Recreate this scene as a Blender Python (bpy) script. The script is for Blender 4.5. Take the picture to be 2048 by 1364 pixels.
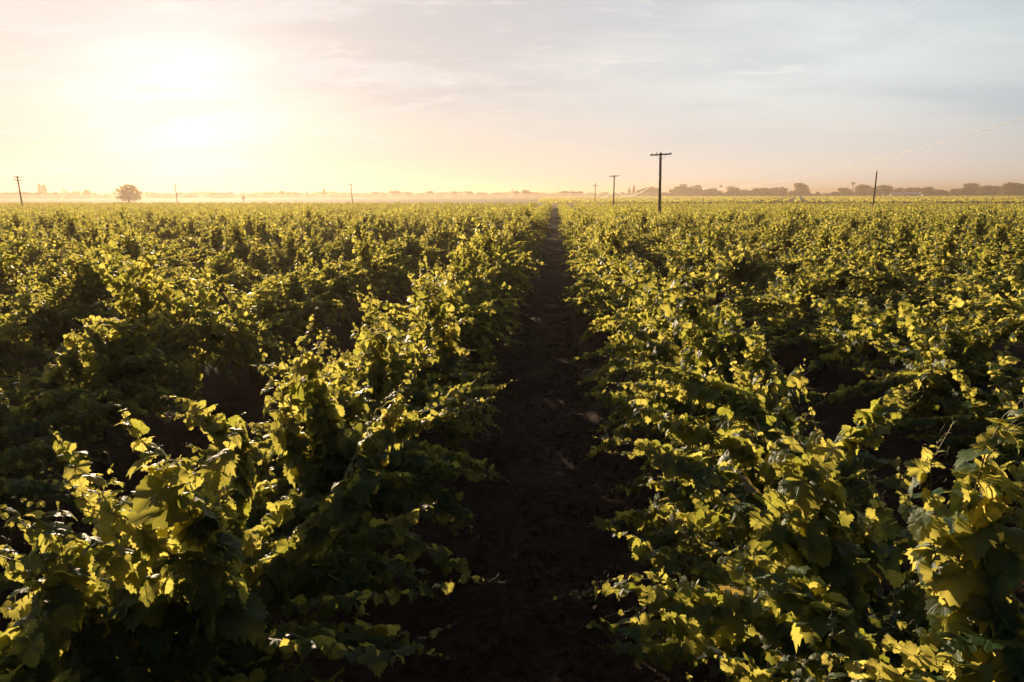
import bpy, math, random
import numpy as np
from mathutils import Matrix, Vector, Euler
R = math.radians
PI = math.pi
scene = bpy.context.scene
for o in list(bpy.data.objects):
    bpy.data.objects.remove(o)
COL = scene.collection

# ------------------------------------------------------------ camera, world, sun, exposure
CAM_H = 3.5
YAW, PITCH, ROLL = 3.65, 12.12, -0.14
LENS = 24.0
cd = bpy.data.cameras.new('camera')
cd.lens = LENS; cd.sensor_width = 36.0; cd.clip_start = 0.05; cd.clip_end = 20000
cam = bpy.data.objects.new('camera', cd); COL.objects.link(cam)
cam.matrix_world = (Matrix.Translation((0, 0, CAM_H)) @ Matrix.Rotation(R(YAW), 4, 'Z')
                    @ Matrix.Rotation(R(90 - PITCH), 4, 'X') @ Matrix.Rotation(R(ROLL), 4, 'Z'))
scene.camera = cam

SUN_EL, SUN_AZ = 7.2, -28.3          # azimuth measured from +Y, clockwise positive
sv = Vector((math.sin(R(SUN_AZ)) * math.cos(R(SUN_EL)), math.cos(R(SUN_AZ)) * math.cos(R(SUN_EL)), math.sin(R(SUN_EL))))
sl = bpy.data.lights.new('sun', 'SUN'); sl.energy = 5.0; sl.angle = R(0.6); sl.color = (1.0, 0.76, 0.50)
so = bpy.data.objects.new('sun', sl); COL.objects.link(so)
so.rotation_euler = sv.to_track_quat('Z', 'Y').to_euler()

scene.view_settings.view_transform = 'Standard'
scene.view_settings.look = 'None'
scene.view_settings.exposure = 1.5
scene.view_settings.gamma = 1.0
scene.view_settings.use_curve_mapping = False
cy = scene.cycles
cy.use_denoising = True
cy.max_bounces = 7; cy.diffuse_bounces = 2; cy.glossy_bounces = 2; cy.transmission_bounces = 2
cy.transparent_max_bounces = 4; cy.volume_bounces = 0
cy.sample_clamp_indirect = 4.0
cy.use_adaptive_sampling = True; cy.adaptive_threshold = 0.02


class NT:
    """small helper to write node trees"""
    def __init__(s, tree):
        s.t = tree; s.n = tree.nodes; s.l = tree.links
    def new(s, typ, **kw):
        n = s.n.new(typ)
        for k, v in kw.items(): setattr(n, k, v)
        return n
    def put(s, sock, v):
        if v is None: return
        if isinstance(v, bpy.types.NodeSocket): s.l.new(v, sock)
        else:
            if hasattr(sock.default_value, '__len__') and isinstance(v, (tuple, list)) and len(sock.default_value) == 4 and len(v) == 3:
                v = (*v, 1)
            sock.default_value = v
    def m(s, op, a, b=None, c=None, clamp=False):
        n = s.new('ShaderNodeMath', operation=op, use_clamp=clamp)
        for i, v in enumerate((a, b, c)): s.put(n.inputs[i], v)
        return n.outputs[0]
    def vm(s, op, a, b=None, c=None):
        n = s.new('ShaderNodeVectorMath', operation=op)
        s.put(n.inputs[0], a)
        if b is not None:
            s.put(n.inputs[3 if op == 'SCALE' else 1], b)
        return n.outputs[1] if op in ('DOT_PRODUCT', 'LENGTH', 'DISTANCE') else n.outputs[0]
    def mix(s, f, a, b, blend='MIX'):
        n = s.new('ShaderNodeMix', data_type='RGBA', blend_type=blend)
        s.put(n.inputs[0], f); s.put(n.inputs[6], a); s.put(n.inputs[7], b)
        return n.outputs[2]
    def noise(s, vec, scale, detail=4, rough=0.5, dist=0.0):
        n = s.new('ShaderNodeTexNoise')
        if vec is not None: s.l.new(vec, n.inputs['Vector'])
        n.inputs['Scale'].default_value = scale; n.inputs['Detail'].default_value = detail
        n.inputs['Roughness'].default_value = rough; n.inputs['Distortion'].default_value = dist
        return n
    def ss(s, x, lo, hi):
        n = s.new('ShaderNodeMapRange', interpolation_type='SMOOTHSTEP')
        s.put(n.inputs['Value'], x); n.inputs['From Min'].default_value = lo; n.inputs['From Max'].default_value = hi
        return n.outputs[0]


# ------------------------------------------------------------ world: low sun behind thin streaky cloud
world = bpy.data.worlds.new('World'); scene.world = world; world.use_nodes = True
w = NT(world.node_tree); w.n.clear()
tc = w.new('ShaderNodeTexCoord')
D = w.vm('NORMALIZE', tc.outputs['Generated'])
sep = w.new('ShaderNodeSeparateXYZ'); w.l.new(D, sep.inputs[0])
z = sep.outputs[2]; zc = w.m('MAXIMUM', z, 0.0)
sky = w.new('ShaderNodeTexSky', sky_type='NISHITA')
sky.sun_disc = False; sky.sun_elevation = R(SUN_EL); sky.sun_rotation = R(SUN_AZ)
sky.altitude = 0; sky.air_density = 1.0; sky.dust_density = 1.0; sky.ozone_density = 1.0
nish = w.vm('SCALE', sky.outputs[0], 0.07)
dots = w.m('MAXIMUM', w.vm('DOT_PRODUCT', D, tuple(sv)), 0.0)
ang = w.m('MULTIPLY', w.m('ARCCOSINE', w.m('MINIMUM', dots, 1.0)), 57.2958)   # degrees from the sun
# horizontal angle from the sun's azimuth
hz = w.vm('NORMALIZE', w.vm('MULTIPLY', D, (1, 1, 0)))
sh = Vector((sv.x, sv.y, 0)).normalized()
hd = w.vm('DOT_PRODUCT', hz, tuple(sh))
def gexp(x, s): return w.m('POWER', 2.71828, w.m('MULTIPLY', w.m('DIVIDE', x, s), -1.0))
def gau(x, s): return w.m('POWER', 2.71828, w.m('MULTIPLY', w.m('POWER', w.m('DIVIDE', x, s), 2.0), -1.0))
# cloud plane coordinates
den = w.m('ADD', zc, 0.17)
pl = w.vm('DIVIDE', D, None)
cmb = w.new('ShaderNodeCombineXYZ')
for i in range(3): w.l.new(den, cmb.inputs[i])
w.l.new(cmb.outputs[0], pl.node.inputs[1])
mp = w.new('ShaderNodeMapping'); w.l.new(pl, mp.inputs[0])
mp.inputs['Rotation'].default_value = (0, 0, R(-12)); mp.inputs['Scale'].default_value = (0.75, 1.5, 0.0)
mp.inputs['Location'].default_value = (31.03, 13.36, 0.0)
n1 = w.noise(mp.outputs[0], 1.5, 9, 0.62, 0.45)
n2 = w.noise(mp.outputs[0], 5.0, 8, 0.68, 0.6)
n3 = w.noise(mp.outputs[0], 0.75, 4, 0.5, 0.3)
broad = w.ss(n3.outputs[0], 0.36, 0.64)
streak = w.ss(n1.outputs[0], 0.45, 0.66)
wisp = w.m('MULTIPLY', w.ss(n2.outputs[0], 0.5, 0.74), w.ss(n1.outputs[0], 0.40, 0.6))
# thin veil: pale blue grey high up, warm cream low down, brighter towards the sun
near = gau(ang, 38.0)
hi = w.mix(near, (0.405, 0.480, 0.520), (0.45, 0.405, 0.375))
lo = w.mix(gau(ang, 30.0), (0.54, 0.495, 0.45), w.mix(gau(ang, 15.0), (0.46, 0.37, 0.30), (0.43, 0.405, 0.385)))
elev = gau(z, 0.115)
veil = w.mix(elev, hi, lo)
mid = w.mix(w.m('MULTIPLY', w.ss(z, 0.06, 0.2), w.m('SUBTRACT', 1.0, w.ss(z, 0.2, 0.42))), veil, w.mix(near, (0.51, 0.57, 0.57), (0.56, 0.485, 0.43)))
cmask = w.m('ADD', w.m('MULTIPLY', streak, 0.55), w.m('MULTIPLY', broad, 0.35))
glow = w.m('ADD', w.m('MULTIPLY', gau(ang, 6.0), 0.20), w.m('MULTIPLY', gau(ang, 15.0), 0.10))
glow = w.m('MULTIPLY', glow, w.m('SUBTRACT', 1.0, w.m('MULTIPLY', cmask, 0.55)))
glowc = w.vm('SCALE', (1.0, 0.95, 0.90), glow)
cl = w.mix(w.m('MULTIPLY', w.m('MULTIPLY', broad, w.ss(z, 0.02, 0.16)), 0.9), mid, w.mix(near, (0.355, 0.405, 0.450), (0.365, 0.34, 0.345)))
cl = w.mix(w.m('MULTIPLY', w.m('MULTIPLY', streak, w.ss(z, 0.0, 0.13)), 0.7), cl, w.mix(near, (0.39, 0.45, 0.485), (0.44, 0.40, 0.385)))
cl = w.mix(w.m('MULTIPLY', w.m('MULTIPLY', wisp, w.ss(z, 0.03, 0.2)), 0.7), cl, w.mix(near, (0.58, 0.60, 0.59), (0.72, 0.60, 0.50)))
tot = w.vm('ADD', cl, glowc)
shade = w.m('MULTIPLY', w.m('MULTIPLY', w.ss(n1.outputs[0], 0.50, 0.62), gau(ang, 20.0)), 0.85)
tot = w.mix(shade, tot, (0.50, 0.50, 0.51))
# the half of the sky behind the camera is darker and bluer
back = w.ss(w.vm('DOT_PRODUCT', D, tuple(sh)), -0.2, 0.75)
tot = w.mix(back, (0.03, 0.045, 0.075), tot)
tot = w.mix(w.ss(z, 0.48, 0.75), tot, (0.045, 0.065, 0.10))
tot = w.mix(0.03, tot, nish)
# below the horizon: dull earth
tot = w.mix(w.ss(z, -0.03, 0.0), (0.05, 0.04, 0.03), tot)
bg = w.new('ShaderNodeBackground'); w.l.new(tot, bg.inputs[0]); bg.inputs[1].default_value = 0.6
wo = w.new('ShaderNodeOutputWorld'); w.l.new(bg.outputs[0], wo.inputs[0])

# ------------------------------------------------------------ helpers
def tag(o, label=None, cat=None, group=None, kind=None):
    if label: o['label'] = label
    if cat: o['category'] = cat
    if group: o['group'] = group
    if kind: o['kind'] = kind
    return o

def empty(name, loc, rz=0.0):
    o = bpy.data.objects.new(name, None); COL.objects.link(o)
    o.location = loc; o.rotation_euler = (0, 0, rz); o.empty_display_size = 0.2
    return o

class MB:
    """collects numpy vertex and face arrays (tris and quads) and builds one mesh"""
    def __init__(s):
        s.v = []; s.f3 = []; s.f4 = []; s.n = 0; s.a = []; s.uv = []
    def add(s, v, f3=None, f4=None, att=0.0, uv=None):
        v = np.asarray(v, np.float32).reshape(-1, 3)
        if f3 is not None and len(f3): s.f3.append(np.asarray(f3, np.int32).reshape(-1, 3) + s.n)
        if f4 is not None and len(f4): s.f4.append(np.asarray(f4, np.int32).reshape(-1, 4) + s.n)
        s.v.append(v); s.n += len(v)
        s.a.append(np.broadcast_to(np.asarray(att, np.float32), (len(v),)).copy())
        s.uv.append(np.zeros((len(v), 2), np.float32) if uv is None else np.asarray(uv, np.float32))
    def join(s, o, off=(0, 0, 0)):
        base = s.n
        for v in o.v: s.v.append(v + np.asarray(off, np.float32))
        for f in o.f3: s.f3.append(f + base)
        for f in o.f4: s.f4.append(f + base)
        s.a += o.a; s.uv += o.uv; s.n += o.n
        return s
    def box(s, c, d, rz=0.0, taper=1.0):
        x, y, h = d[0] / 2, d[1] / 2, d[2]
        v = np.array([(-x, -y, 0), (x, -y, 0), (x, y, 0), (-x, y, 0)] + [(-x * taper, -y * taper, h), (x * taper, -y * taper, h), (x * taper, y * taper, h), (-x * taper, y * taper, h)])
        cr, sr = math.cos(rz), math.sin(rz)
        v = v @ np.array([[cr, sr, 0], [-sr, cr, 0], [0, 0, 1]]) + np.asarray(c)
        s.add(v, f4=[(3, 2, 1, 0), (4, 5, 6, 7), (0, 1, 5, 4), (1, 2, 6, 5), (2, 3, 7, 6), (3, 0, 4, 7)])
    def tube(s, pts, rad, n=6, cap=True, att=0.0, jit=0.0, rng=None):
        pts = np.asarray(pts, float); k = len(pts)
        rad = np.broadcast_to(np.asarray(rad, float), (k,))
        t = np.gradient(pts, axis=0); t /= np.linalg.norm(t, axis=1)[:, None] + 1e-9
        ref = np.array([0.0, 0.0, 1.0]) if abs(t[0][2]) < 0.9 else np.array([1.0, 0.0, 0.0])
        u = np.cross(t[0], ref); u /= np.linalg.norm(u)
        ang_ = np.arange(n) * 2 * PI / n
        rows = []
        for i in range(k):
            u = u - t[i] * np.dot(u, t[i]); u /= np.linalg.norm(u) + 1e-9
            b = np.cross(t[i], u)
            rr = rad[i] * (1 + (rng.uniform(-jit, jit, n) if rng is not None and jit else np.zeros(n)))
            rows.append(pts[i] + (np.cos(ang_) * rr)[:, None] * u + (np.sin(ang_) * rr)[:, None] * b)
        v = np.concatenate(rows)
        i, j = np.meshgrid(np.arange(k - 1), np.arange(n), indexing='ij')
        j2 = (j + 1) % n
        f = np.stack([i * n + j, i * n + j2, (i + 1) * n + j2, (i + 1) * n + j], -1).reshape(-1, 4)
        f3 = []
        if cap:
            v = np.concatenate([v, pts[:1], pts[-1:]])
            f3 = [(k * n, (q + 1) % n, q) for q in range(n)] + [(k * n + 1, (k - 1) * n + q, (k - 1) * n + (q + 1) % n) for q in range(n)]
        s.add(v, f3=f3, f4=f, att=att)
    def mesh(s, name, mat, smooth=True):
        me = bpy.data.meshes.new(name)
        v = np.concatenate(s.v)
        f3 = np.concatenate(s.f3) if s.f3 else np.zeros((0, 3), np.int32)
        f4 = np.concatenate(s.f4) if s.f4 else np.zeros((0, 4), np.int32)
        me.vertices.add(len(v)); me.vertices.foreach_set('co', v.astype(np.float32).ravel())
        nl = f3.size + f4.size
        me.loops.add(nl); me.polygons.add(len(f3) + len(f4))
        li = np.concatenate([f3.ravel(), f4.ravel()]).astype(np.int32)
        me.loops.foreach_set('vertex_index', li)
        st = np.concatenate([np.arange(len(f3)) * 3, f3.size + np.arange(len(f4)) * 4]).astype(np.int32)
        me.polygons.foreach_set('loop_start', st)
        me.update(calc_edges=True)
        me.polygons.foreach_set('use_smooth', np.full(len(st), smooth))
        at = me.attributes.new('tint', 'FLOAT', 'POINT'); at.data.foreach_set('value', np.concatenate(s.a))
        uvl = me.uv_layers.new(name='UVMap'); uvl.data.foreach_set('uv', np.concatenate(s.uv)[li].ravel())
        me.materials.append(mat); me.validate()
        return me
    def build(s, name, mat, parent=None, smooth=True, loc=None):
        o = bpy.data.objects.new(name, s.mesh(name, mat, smooth)); COL.objects.link(o)
        if parent is not None: o.parent = parent
        if loc is not None: o.location = loc
        return o

# ------------------------------------------------------------ materials
def mat(name):
    m = bpy.data.materials.new(name); m.use_nodes = True
    t = NT(m.node_tree); t.n.clear()
    return m, t, t.new('ShaderNodeOutputMaterial')

def simple(name, col, rough=0.8, var=0.3, scale=8.0, bump=0.3, metal=0.0, stretch=(1, 1, 1), spec=0.3):
    m, t, out = mat(name)
    c = t.new('ShaderNodeTexCoord'); mpn = t.new('ShaderNodeMapping'); t.l.new(c.outputs['Object'], mpn.inputs[0])
    mpn.inputs['Scale'].default_value = stretch
    n = t.noise(mpn.outputs[0], scale, 6, 0.65)
    a = tuple(x * (1 - var) for x in col); b = tuple(x * (1 + var) for x in col)
    p = t.new('ShaderNodeBsdfPrincipled')
    t.l.new(t.mix(n.outputs[0], a, b), p.inputs['Base Color'])
    p.inputs['Roughness'].default_value = rough; p.inputs['Metallic'].default_value = metal
    p.inputs['Specular IOR Level'].default_value = spec
    if bump:
        bn = t.new('ShaderNodeBump'); bn.inputs['Strength'].default_value = bump; bn.inputs['Distance'].default_value = 0.03
        t.l.new(n.outputs[0], bn.inputs['Height']); t.l.new(bn.outputs[0], p.inputs['Normal'])
    t.l.new(p.outputs[0], out.inputs[0])
    return m

def leaf_mat(name, d1, d2, t1, t2, veins=False, trans=0.5, rough=0.50, spec=0.26):
    m, t, out = mat(name)
    at = t.new('ShaderNodeAttribute', attribute_name='tint'); f = at.outputs['Fac']
    oi = t.new('ShaderNodeObjectInfo')
    f = t.m('ADD', t.m('MULTIPLY', f, 0.85), t.m('MULTIPLY', oi.outputs['Random'], 0.15))
    dry = t.m('GREATER_THAN', at.outputs['Fac'], 0.985)
    dc = t.mix(f, d1, d2); tcol = t.mix(f, t1, t2)
    dc = t.mix(dry, dc, (0.12, 0.09, 0.03)); tcol = t.mix(dry, tcol, (0.42, 0.30, 0.06))
    p = t.new('ShaderNodeBsdfPrincipled'); p.inputs['Roughness'].default_value = rough
    p.inputs['Specular IOR Level'].default_value = spec
    tr = t.new('ShaderNodeBsdfTranslucent')
    if veins:
        uv = t.new('ShaderNodeUVMap', uv_map='UVMap'); sp = t.new('ShaderNodeSeparateXYZ'); t.l.new(uv.outputs[0], sp.inputs[0])
        x, y = sp.outputs[0], sp.outputs[1]; ax = t.m('ABSOLUTE', x)
        best = None
        for a in (0.0, 52.0, 108.0):
            ca, sa = math.cos(R(a)), math.sin(R(a))
            dist = t.m('ABSOLUTE', t.m('SUBTRACT', t.m('MULTIPLY', ax, ca), t.m('MULTIPLY', y, sa)))
            along = t.m('ADD', t.m('MULTIPLY', ax, sa), t.m('MULTIPLY', y, ca))
            dist = t.m('ADD', dist, t.m('MULTIPLY', t.m('LESS_THAN', along, 0.0), 9.0))
            # side veins branching off the main one
            sv_ = t.m('ABSOLUTE', t.m('SUBTRACT', t.m('FRACT', t.m('MULTIPLY', t.m('SUBTRACT', along, t.m('MULTIPLY', dist, 0.9)), 6.5)), 0.5))
            sv_ = t.m('ADD', t.m('MULTIPLY', sv_, 0.16), t.m('MULTIPLY', dist, 0.10))
            sv_ = t.m('ADD', sv_, 0.012)
            dd = t.m('MINIMUM', dist, sv_)
            best = dd if best is None else t.m('MINIMUM', best, dd)
        v = t.m('SUBTRACT', 1.0, t.ss(best, 0.006, 0.032))
        dc = t.mix(t.m('MULTIPLY', v, 0.3), dc, tuple(min(1, c * 2.1 + 0.02) for c in d2))
        tcol = t.mix(t.m('MULTIPLY', v, 0.28), tcol, tuple(c * 0.72 for c in t1))
        c = t.new('ShaderNodeTexCoord'); n = t.noise(c.outputs['Object'], 60.0, 3, 0.6)
        n2_ = t.noise(c.outputs['Object'], 14.0, 3, 0.6)
        dc = t.mix(t.ss(n2_.outputs[0], 0.35, 0.7), dc, t.mix(0.5, dc, d2))
        h = t.m('ADD', t.m('MULTIPLY', v, -0.5), t.m('MULTIPLY', n.outputs[0], 0.8))
        bn = t.new('ShaderNodeBump'); bn.inputs['Strength'].default_value = 0.45; bn.inputs['Distance'].default_value = 0.006
        t.l.new(h, bn.inputs['Height']); t.l.new(bn.outputs[0], p.inputs['Normal'])
    t.l.new(dc, p.inputs['Base Color']); t.l.new(tcol, tr.inputs[0])
    mx = t.new('ShaderNodeMixShader'); mx.inputs[0].default_value = trans
    t.l.new(p.outputs[0], mx.inputs[1]); t.l.new(tr.outputs[0], mx.inputs[2])
    t.l.new(mx.outputs[0], out.inputs[0])
    return m

D1, D2 = (0.010, 0.046, 0.020), (0.030, 0.074, 0.023)
T1, T2 = (0.28, 0.310, 0.030), (0.84, 0.71, 0.155)
M_leaf = leaf_mat('vine_leaf', D1, D2, T1, T2, veins=True)
M_leafm = leaf_mat('vine_leaf_plain', D1, D2, T1, T2, rough=0.55, spec=0.2)
M_cane = simple('green_cane', (0.10, 0.075, 0.03), 0.6, 0.4, 20, 0.2)
M_bark = simple('vine_bark', (0.075, 0.052, 0.036), 0.95, 0.5, 30, 0.9, stretch=(1, 1, 0.2))
M_tree = leaf_mat('tree_leaf', (0.035, 0.050, 0.022), (0.065, 0.075, 0.03), (0.20, 0.17, 0.04), (0.35, 0.28, 0.06), trans=0.3, rough=0.6, spec=0.2)
M_trunk = simple('tree_bark', (0.09, 0.07, 0.05), 0.95, 0.3, 4, 0.5)
M_pole = simple('weathered_pole_wood', (0.10, 0.065, 0.042), 0.85, 0.4, 12, 0.5, stretch=(1, 1, 0.08))
M_metal = simple('grey_metal', (0.30, 0.30, 0.30), 0.45, 0.2, 9, 0.1, metal=0.8)
M_glass = simple('insulator_glass', (0.10, 0.13, 0.12), 0.15, 0.2, 9, 0.0, spec=0.7)
M_wire = simple('wire_metal', (0.10, 0.09, 0.08), 0.9, 0.2, 9, 0.0, spec=0.1)
M_cable = simple('telephone_cable_sheath', (0.20, 0.18, 0.15), 0.45, 0.1, 9, 0.0, spec=0.4)

def soil_mat():
    m, t, out = mat('ploughed_soil')
    g = t.new('ShaderNodeNewGeometry'); P = g.outputs['Position']
    n1 = t.noise(P, 0.6, 5, 0.6); n2 = t.noise(P, 9.0, 8, 0.7); n3 = t.noise(P, 38.0, 5, 0.65)
    vo = t.new('ShaderNodeTexVoronoi'); t.l.new(P, vo.inputs['Vector']); vo.inputs['Scale'].default_value = 17.0
    c = t.mix(t.ss(n1.outputs[0], 0.35, 0.65), (0.060, 0.032, 0.019), (0.080, 0.044, 0.027))
    c = t.mix(t.ss(n2.outputs[0], 0.35, 0.68), c, (0.022, 0.013, 0.009))
    c = t.mix(t.ss(n3.outputs[0], 0.60, 0.75), c, (0.085, 0.055, 0.036))
    # far beyond the vines: grassy field floor
    sp = t.new('ShaderNodeSeparateXYZ'); t.l.new(P, sp.inputs[0])
    farf = t.ss(sp.outputs[1], 215.0, 240.0)
    nf = t.noise(P, 0.02, 3, 0.5)
    c = t.mix(farf, c, t.mix(nf.outputs[0], (0.16, 0.15, 0.05), (0.22, 0.19, 0.08)))
    p = t.new('ShaderNodeBsdfPrincipled'); t.l.new(c, p.inputs['Base Color'])
    p.inputs['Roughness'].default_value = 0.95; p.inputs['Specular IOR Level'].default_value = 0.15
    h = t.m('ADD', t.m('ADD', t.m('MULTIPLY', n2.outputs[0], 1.0), t.m('MULTIPLY', n3.outputs[0], 0.35)), t.m('MULTIPLY', vo.outputs['Distance'], -0.5))
    bn = t.new('ShaderNodeBump'); bn.inputs['Strength'].default_value = 1.0; bn.inputs['Distance'].default_value = 0.10
    t.l.new(h, bn.inputs['Height']); t.l.new(bn.outputs[0], p.inputs['Normal'])
    t.l.new(p.outputs[0], out.inputs[0])
    return m
M_soil = soil_mat()
M_clod = simple('soil_clod', (0.060, 0.036, 0.024), 0.95, 0.5, 25, 0.6, spec=0.15)

# ------------------------------------------------------------ field layout
SPACE = 3.70                    # between rows
ALLEY_X = -0.18
STEP = 2.1                      # between vines in a row
Fv = cam.matrix_world.to_3x3() @ Vector((0, 0, -1)); Rv = cam.matrix_world.to_3x3() @ Vector((1, 0, 0)); Uv = cam.matrix_world.to_3x3() @ Vector((0, 1, 0))
def to_px(p):
    d = Vector(p) - Vector((0, 0, CAM_H)); dep = d.dot(Fv)
    f = 2048 * LENS / 36
    return (1024 + f * d.dot(Rv) / max(dep, 1e-3), 682 - f * d.dot(Uv) / max(dep, 1e-3), dep)
def polar(px, dist):
    """ground point at a distance, in the compass direction seen at column px of the horizon"""
    az = math.atan((px - 1024) / (2048 * LENS / 36) * math.cos(R(PITCH))) - R(YAW)
    return Vector((math.sin(az) * dist, math.cos(az) * dist, 0))
def ray(px, py, dep):
    f = 2048 * LENS / 36
    return np.array(Vector((0, 0, CAM_H)) + dep * (Fv + Rv * ((px - 1024) / f) - Uv * ((py - 682) / f)))

# ------------------------------------------------------------ ground: one sheet, rough near the camera
def ground():
    xs = np.concatenate([[-3500, -1200, -400, -120, -40, -16, -9], np.arange(-7, 9.01, 0.11), [11, 16, 40, 120, 400, 1200, 3500]])
    ys = np.concatenate([[-300, -60, -12, -3], np.arange(0, 26, 0.13), np.arange(26, 60, 1.0), [70, 90, 130, 200, 400, 900, 1800, 4500]])
    X, Y = np.meshgrid(xs, ys, indexing='ij')
    rng = np.random.default_rng(5)
    def vnoise(X, Y, s, seed):
        r = np.random.default_rng(seed); G = r.random((128, 128))
        a, b = X / s, Y / s; i, j = np.floor(a).astype(int), np.floor(b).astype(int); u, v = a - i, b - j
        u = u * u * (3 - 2 * u); v = v * v * (3 - 2 * v); i &= 127; j &= 127; i2, j2 = (i + 1) & 127, (j + 1) & 127
        return G[i, j] * (1 - u) * (1 - v) + G[i2, j] * u * (1 - v) + G[i, j2] * (1 - u) * v + G[i2, j2] * u * v
    Z = 0.10 * (vnoise(X, Y, 0.34, 1) - .5) + 0.07 * (vnoise(X, Y, 0.17, 2) - .5) + 0.05 * (vnoise(X, Y, 1.3, 3) - .5)
    ph = (X - ALLEY_X) / SPACE; ph = ph - np.round(ph)
    Z += -0.05 * np.exp(-((np.abs(ph * SPACE) - 0.62) / 0.16) ** 2) + 0.06 * np.exp(-((np.abs(ph) - 0.5) * SPACE / 0.45) ** 2)
    fade = np.clip((8 - np.abs(X - 1)) / 1.5, 0, 1) * np.clip((40 - Y) / 12, 0, 1) * np.clip((Y + 1) / 1, 0, 1)
    Z = Z * fade
    nx, ny = X.shape
    v = np.stack([X, Y, Z], -1).reshape(-1, 3)
    i, j = np.meshgrid(np.arange(nx - 1), np.arange(ny - 1), indexing='ij')
    f = np.stack([i * ny + j, (i + 1) * ny + j, (i + 1) * ny + j + 1, i * ny + j + 1], -1).reshape(-1, 4)
    mb = MB(); mb.add(v, f4=f)
    tag(mb.build('ground', M_soil), kind='structure')
ground()

def clods():
    rng = np.random.default_rng(11); mb = MB()
    base = np.array([(1, 0, 0), (-1, 0, 0), (0, 1, 0), (0, -1, 0), (0, 0, 1), (0, 0, -1)], float)
    ft = np.array([(0, 2, 4), (2, 1, 4), (1, 3, 4), (3, 0, 4), (2, 0, 5), (1, 2, 5), (3, 1, 5), (0, 3, 5)])
    N = 9000
    y = 1.5 + 22 * rng.random(N) ** 1.3; x = ALLEY_X + rng.normal(0, 0.9, N)
    s = 0.012 + 0.045 * rng.random(N) ** 4
    v = base[None] * (s[:, None, None] * rng.uniform(0.6, 1.3, (N, 6, 1)))
    a = rng.uniform(0, 6.3, N); c, sn = np.cos(a), np.sin(a)
    vx = v[..., 0] * c[:, None] - v[..., 1] * sn[:, None]; vy = v[..., 0] * sn[:, None] + v[..., 1] * c[:, None]
    v = np.stack([vx + x[:, None], vy + y[:, None], v[..., 2] * .8 + 0.01], -1)
    f = (ft[None] + (np.arange(N) * 6)[:, None, None]).reshape(-1, 3)
    mb.add(v.reshape(-1, 3), f3=f)
    tag(mb.build('soil_clods', M_clod, smooth=False), 'dark crumbled soil clods strewn along the dirt alley', 'soil', kind='stuff')
clods()

# ------------------------------------------------------------ grape leaves
def leaf_template(n, teeth, fold, droop, wave, seed, lobes=1.0):
    """unit leaf, petiole at the origin, tip towards +Y, upper face +Z; returns verts, tris, uv"""
    r = np.random.default_rng(seed)
    th = np.linspace(-PI * 0.93, PI * 0.93, n)
    def lobe(c, wd, h): return h * np.exp(-((th - c) / wd) ** 2)
    rad = 0.60 + lobe(0, .46, .30) + lobe(R(58), .36, .15 * lobes) + lobe(-R(58), .36, .15 * lobes) + lobe(R(115), .40, .14) + lobe(-R(115), .40, .14)
    rad *= 1 - 0.35 * np.clip((np.abs(th) - PI * .72) / (PI * .2), 0, 1)
    if teeth: rad *= 1 + np.where(np.arange(n) % 2 == 0, 0.075, -0.075) * (1 + 0.5 * r.uniform(-1, 1, n))
    rad *= 1 + 0.03 * r.uniform(-1, 1, n)
    ox, oy = np.sin(th) * rad, np.cos(th) * rad
    x = np.concatenate([[0], ox]); y = np.concatenate([[0], oy])
    f = [(0, i + 2, i + 1) for i in range(n - 1)]
    if n > 12:                      # inner ring so that the blade can bend
        x = np.concatenate([[0], ox * .52, ox]); y = np.concatenate([[0], oy * .52, oy])
        f = [(0, i + 2, i + 1) for i in range(n - 1)]
        for i in range(n - 1):
            f += [(i + 1, i + 2, n + i + 2), (i + 1, n + i + 2, n + i + 1)]
    rr = np.hypot(x, y); tt = np.arctan2(x, y)
    zz = fold * np.abs(x) - droop * rr ** 2 * (0.6 + 0.4 * np.clip(y, 0, 1)) + wave * rr * np.sin(tt * 5 + seed)
    if n > 12:
        for _ in range(5):
            ph_, kx, ky = r.uniform(0, 6.3), r.normal(0, 5), r.normal(0, 5); zz = zz + .026 * np.sin(kx * x + ky * y + ph_) * (rr > 0)
        zz = zz + np.where(rr > .55, r.normal(0, .012, len(zz)), 0) - .22 * np.clip(rr - .72, 0, 1) * r.uniform(.2, 1.6)
    return np.stack([x, y, zz], -1), np.array(f), np.stack([x, y], -1)

HERO = [leaf_template(42, True, fo, dr, wv, i, lb) for i, (fo, dr, wv, lb) in enumerate(
    [(.18, .30, .05, 1), (.05, .45, .07, .8), (.35, .35, .05, 1), (-.10, .25, .09, .9), (.25, .60, .04, 1.1), (.10, .15, .10, .7)])]
MIDL = [leaf_template(11, False, fo, dr, wv, i + 20) for i, (fo, dr, wv) in enumerate([(.2, .35, .05), (.05, .45, .06), (.35, .3, .05), (-.1, .3, .08)])]
def far_template(fo, dr):
    v = np.array([(0, -.05, 0), (-.62, .1, fo * .6), (-.42, .62, -dr * .4 + fo * .4), (0, .9, -dr), (.42, .62, -dr * .4 + fo * .4), (.62, .1, fo * .6)])
    return v, np.array([(0, 3, 2), (0, 2, 1), (0, 4, 3), (0, 5, 4)]), v[:, :2]
FARL = [far_template(.3, .3), far_template(.05, .5)]

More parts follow.
